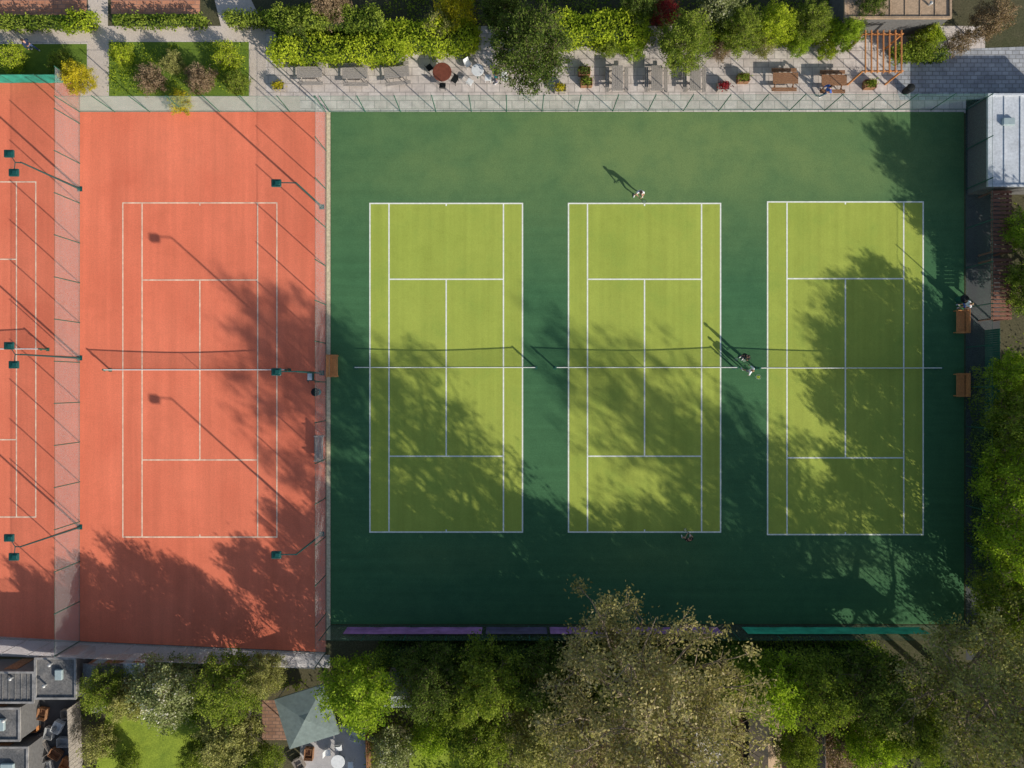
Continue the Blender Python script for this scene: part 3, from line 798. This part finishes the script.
hedge(385,20,478,44,2.0,L_lime,'bright lime green hedge beside terrace',seed=6,lump=.16)
hedge(268,8,380,24,2.4,L_green,'green mixed hedge behind lime hedge',seed=7)
hedge(560,12,650,36,2.4,L_lime,'lime green hedge behind terrace',seed=8,lump=.14)
hedge(-40,17,60,25,.9,L_green,'clipped green hedge beside path',seed=9,lump=.1)
hedge(62,10,87,26,1.2,L_lime,'clipped lime hedge block beside path',seed=10,lump=.12)
hedge(112,16,200,23,.8,L_green,'low clipped green hedge beside path',seed=11,lump=.1)
hedge(224,12,268,21,1.0,L_green,'low clipped green hedge beside path',seed=12,lump=.12)
hedge(700,18,840,34,1.8,L_lime,'yellow green hedge behind terrace',seed=13)
hedge(735,662,900,678,4.5,L_green,'tall green hedge behind court fence',seed=14,dens=90,coref=.7,lump=.6)
hedge(370,658,735,672,4.5,L_dark,'tall dark green hedge behind court fence',seed=15,dens=90,lump=.7,coref=.7)
hedge(900,46,950,54,1.4,L_green,'low green hedge beside pavilion',seed=16)
hedge(990,395,1004,600,2.4,L_green,'green hedge along boundary path',seed=17,dens=80)
EX=[(100,700,205,800),(262,690,366,800),(20,640,80,820),(690,700,728,800),(745,695,800,800)]
stuff_cover('ground_cover',(84,668,1050,800),30000,L_green,71,.6,.10,420,EX)
stuff_cover('ground_cover',(380,-30,860,46),10000,L_green,72,.5,.09,160)
stuff_cover('ground_cover',(109,42,249,96),2600,L_lime,73,.3,.06,22)
stuff_cover('ground_cover',(1005,200,1080,660),6000,L_green,74,.5,.09,100)

# ------------------------------------------------ people
M_skin=simple('skin',(.55,.30,.20),.5,.08)
M_hair=simple('hair_brown',(.05,.03,.02),.6,.2)
M_hair2=simple('hair_fair',(.30,.19,.09),.6,.2)
M_shoe=simple('shoe_white',(.7,.7,.7),.5,.05)
def cloth(n,c): return simple('cloth_'+n,c,.8,.1,5)
C_white=cloth('white',(.88,.88,.89)); C_navy=cloth('navy',(.02,.03,.07)); C_black=cloth('black',(.02,.02,.022)); C_blue=cloth('blue',(.05,.14,.5)); C_teal=cloth('teal',(.04,.35,.35)); C_grey=cloth('grey',(.3,.3,.32)); C_denim=cloth('denim',(.06,.09,.18))
def skinmesh(verts,edges,rad,name,mat,parent,root=0,extra=None):
    me=bpy.data.meshes.new(name); me.from_pydata(verts,edges,[]); o=bpy.data.objects.new(name,me); COL.objects.link(o)
    o.modifiers.new('s','SKIN')
    for i,r in enumerate(rad):
        d=me.skin_vertices[0].data[i]; d.radius=(r,r) if not isinstance(r,tuple) else r; d.use_root=(i==root)
    sm=o.modifiers.new('u','SUBSURF'); sm.levels=1; sm.render_levels=1
    dg=bpy.context.evaluated_depsgraph_get(); m2=bpy.data.meshes.new_from_object(o.evaluated_get(dg)); bpy.data.objects.remove(o)
    mb=MB(); mb.v=[tuple(v.co) for v in m2.vertices]; mb.f=[tuple(p.vertices) for p in m2.polygons]; mb.mi=[0]*len(mb.f)
    if extra: extra(mb)
    return mb.obj(name,mat,parent,smooth=True)
def person(loc,rz,top,bottom,label,pose='stand',hair=M_hair,long_sleeve=False,longleg=False,racket=True):
    e=empty('person',loc,label,'person',rz)
    J={'pel':(0,0,.95),'sp':(0,.0,1.13),'ch':(0,.0,1.33),'nk':(0,0,1.5),'hb':(0,.015,1.57),'hd':(0,.025,1.66),'tp':(0,.015,1.73),
       'hl':(-.09,0,.9),'kl':(-.1,.03,.5),'al':(-.1,-.01,.1),'tl':(-.12,.15,.04),'hr':(.09,0,.9),'kr':(.1,.03,.5),'ar':(.1,-.01,.1),'tr':(.12,.15,.04),
       'sl':(-.19,0,1.42),'el':(-.25,-.03,1.16),'wl':(-.25,.07,.93),'pl':(-.25,.1,.86),'sr':(.19,0,1.42),'er':(.25,-.03,1.16),'wr':(.25,.07,.93),'pr':(.25,.1,.86)}
    if pose=='walk':
        J.update(kl=(-.1,.2,.53),al=(-.1,.25,.12),tl=(-.11,.41,.08),kr=(.1,-.06,.5),ar=(.1,-.3,.16),tr=(.11,-.18,.06),el=(-.26,-.12,1.17),wl=(-.26,-.16,.95),pl=(-.26,-.15,.87),er=(.26,.06,1.17),wr=(.25,.24,1.0),pr=(.25,.3,.95))
    if pose=='ready':
        J.update(pel=(0,-.08,.86),sp=(0,-.02,1.03),ch=(0,.07,1.21),nk=(0,.14,1.36),hb=(0,.18,1.42),hd=(0,.21,1.5),tp=(0,.2,1.57),hl=(-.1,-.08,.82),hr=(.1,-.08,.82),
          kl=(-.24,.1,.46),al=(-.27,-.02,.1),tl=(-.31,.13,.04),kr=(.24,.1,.46),ar=(.27,-.02,.1),tr=(.31,.13,.04),sl=(-.19,.1,1.28),sr=(.19,.1,1.28),el=(-.27,.16,1.03),wl=(-.12,.38,1.02),pl=(-.06,.45,1.03),er=(.27,.16,1.03),wr=(.12,.38,1.0),pr=(.06,.45,1.0))
    K=list(J); I={k:i for i,k in enumerate(K)}
    R=dict(pel=(.15,.11),sp=(.13,.1),ch=(.16,.11),nk=.058,hb=.06,hd=(.078,.1),tp=(.06,.075),hl=.09,kl=.058,al=.04,tl=.035,hr=.09,kr=.058,ar=.04,tr=.035,sl=.06,el=.043,wl=.028,pl=(.035,.025),sr=.06,er=.043,wr=.028,pr=(.035,.025))
    E=[('pel','sp'),('sp','ch'),('ch','nk'),('nk','hb'),('hb','hd'),('hd','tp'),('pel','hl'),('hl','kl'),('kl','al'),('al','tl'),('pel','hr'),('hr','kr'),('kr','ar'),('ar','tr'),('ch','sl'),('sl','el'),('el','wl'),('wl','pl'),('ch','sr'),('sr','er'),('er','wr'),('wr','pr')]
    V=lambda k:Vector(J[k])
    def extra(mb):
        for s in('l','r'):
            p=V('p'+s); d=(p-V('w'+s)).normalized(); side=d.cross(Vector((0,1,.3))).normalized(); nn=side.cross(d)
            for f in range(4):
                o=side*(-.027+.018*f); ln=(.065,.075,.07,.055)[f]
                a=p+o+d*.01; b=a+d*ln*.55+nn*.01; c=b+d*ln*.35-nn*.02
                mb.tube([a,b,c],[.009,.0085,.006],5)
            a=p-d*.03-side*.03; mb.tube([a,a-side*.03+d*.03,a-side*.035+d*.055],[.011,.01,.007],5)
        h=V('hd'); mb.ball(h+Vector((0,.1,-.01)),(.012,.02,.016),6,4)
        for s in(-1,1): mb.ball(h+Vector((s*.082,0,0)),(.012,.022,.032),6,4); mb.ball(h+Vector((s*.03,.092,.02)),(.012,.008,.007),6,4)
        mb.ball(h+Vector((0,.088,-.05)),(.024,.008,.006),6,4)
    skinmesh([J[k] for k in K],[(I[a],I[b]) for a,b in E],[R[k] for k in K],'body',M_skin,e,0,extra)
    def sub(keys,edges,rad,name,mat,ends={}):
        vs=[ends.get(k,J.get(k)) for k in keys]; ix={k:i for i,k in enumerate(keys)}
        skinmesh(vs,[(ix[a],ix[b]) for a,b in edges],rad,name,mat,e,0)
    q=.99 if long_sleeve else .6
    en={'xl':tuple(V('sl').lerp(V('el'),q)),'xr':tuple(V('sr').lerp(V('er'),q)),'top':tuple(V('ch').lerp(V('nk'),.55)),'bot':tuple(V('pel')+Vector((0,0,-.03)))}
    ks=['ch','sp','bot','top','sl','sr','xl','xr']; es=[('ch','sp'),('sp','bot'),('ch','top'),('ch','sl'),('ch','sr'),('sl','xl'),('sr','xr')]; rs=[(.18,.13),(.155,.125),(.17,.135),.085,.078,.078,.066,.066]
    if long_sleeve: ks+=['wl','wr']; es+=[('xl','wl'),('xr','wr')]; rs+=[.042,.042]
    sub(ks,es,rs,'shirt',top,en)
    q=.97 if longleg else .7
    en={'xl':tuple(V('hl').lerp(V('kl'),q)),'xr':tuple(V('hr').lerp(V('kr'),q)),'bot':tuple(V('pel')+Vector((0,0,.06)))}
    ks=['pel','bot','hl','hr','xl','xr']; es=[('pel','bot'),('pel','hl'),('pel','hr'),('hl','xl'),('hr','xr')]; rs=[(.165,.13),(.155,.12),.11,.11,.085,.085]
    if longleg: ks+=['al','ar']; es+=[('xl','al'),('xr','ar')]; rs+=[.058,.058]
    sub(ks,es,rs,'trousers' if longleg else 'shorts',bottom,en)
    mb=MB(); h=V('hd'); mb.ball(h+Vector((0,-.022,.03)),(.093,.105,.095),12,8); mb.obj('hair',hair,e,smooth=True)
    for s in('l','r'):
        a=V('a'+s);t=V('t'+s); mb=MB(); d=(t-a); d.z=0; d.normalize(); z=t.z
        mb.tube([a-d*.05+Vector((0,0,-.05)),a+d*.04+Vector((0,0,-.045)),Vector((t.x,t.y,z+.005)),Vector((t.x,t.y,z))+d*.07],[.045,.052,.045,.02],8); mb.obj('shoe',M_shoe,e,smooth=True)
    if racket:
        p=Matrix.Rotation(rz,3,'Z')@V('pr'); r=empty('tennis_racket',(loc[0]+p.x,loc[1]+p.y,p.z),'black tennis racket held in player\'s hand','racket',rz)
        tip=Vector((-.3,.3,.25))
        if pose in('stand','walk'): tip=Vector((.05,.35,-.25))
        tip.normalize(); c=tip*.5; u=tip.cross(Vector((0,.3,1))).normalized()
        mb=MB(); mb.tube([tip*-.07,tip*.2],.016,6); mb.obj('handle',C_black,r)
        mb=MB(); ring=[c+u*.125*math.cos(t)+tip*.165*math.sin(t) for t in[2*math.pi*k/20 for k in range(21)]]; mb.tube(ring,.011,5)
        mb.tube([tip*.2,c-tip*.14+u*.07],.009,5); mb.tube([tip*.2,c-tip*.14-u*.07],.009,5); mb.obj('frame',C_black,r)
        mb=MB()
        for k in range(-5,6):
            f=k/6; w=.125*math.sqrt(1-f*f); l=.165*math.sqrt(1-f*f)
            mb.tube([c+tip*.165*f-u*w,c+tip*.165*f+u*w],.0015,3); mb.tube([c+u*.125*f-tip*l,c+u*.125*f+tip*l],.0015,3)
        mb.obj('strings',M_tape,r)
    return e
def PW(x,y): a=W(x,y); return (a[0],a[1],0)
person(PW(638,195),math.pi,C_white,C_white,'player in white shirt and shorts holding racket','ready')
person(PW(742,357),2.4,C_black,C_navy,'person in dark top standing near net','stand',longleg=True,long_sleeve=True)
person(PW(746,371),.8,C_white,C_grey,'person in white top standing near net','walk',hair=M_hair2,long_sleeve=True)
person(PW(686,537),.1,C_black,C_black,'player in dark clothes behind baseline','ready')
person(PW(822,95),-1.3,C_blue,C_denim,'person in blue jacket walking on terrace','walk',long_sleeve=True,longleg=True,racket=False)
person(PW(959,306),1.8,C_white,C_blue,'person in white top standing beside fence','stand',racket=False,hair=M_hair2)
person(PW(496,82),2.0,C_teal,C_denim,'person in teal top standing on terrace','stand',racket=False,longleg=True)
person(PW(36,50),1.0,C_navy,C_denim,'person in navy top walking beside lawn','walk',racket=False,longleg=True,long_sleeve=True)

# ------------------------------------------------ camera, light
cam=bpy.data.cameras.new('camera'); co=bpy.data.objects.new('camera',cam); COL.objects.link(co)
co.location=(0,0,H); co.rotation_euler=(0,0,0); cam.sensor_width=36; cam.lens=36*F/1024; cam.clip_end=2000; scene.camera=co
sd=bpy.data.lights.new('sun','SUN'); sd.energy=5; sd.angle=math.radians(.6); sd.color=(1,.95,.86)
so=bpy.data.objects.new('sun',sd); COL.objects.link(so)
so.rotation_euler=Vector((SHX*math.cos(EL),SHY*math.cos(EL),-math.sin(EL))).to_track_quat('-Z','Y').to_euler()
w=bpy.data.worlds.new('World'); scene.world=w; w.use_nodes=True; nt=w.node_tree; nt.nodes.clear()
o=nt.nodes.new('ShaderNodeOutputWorld'); b=nt.nodes.new('ShaderNodeBackground'); s=nt.nodes.new('ShaderNodeTexSky'); s.sky_type='NISHITA'; s.sun_disc=False
s.sun_elevation=EL; s.sun_rotation=math.atan2(-SHX,-SHY); b.inputs[1].default_value=.125
nt.links.new(s.outputs[0],b.inputs[0]); nt.links.new(b.outputs[0],o.inputs[0])
scene.view_settings.view_transform='Standard'; scene.view_settings.look='None'; scene.view_settings.exposure=0
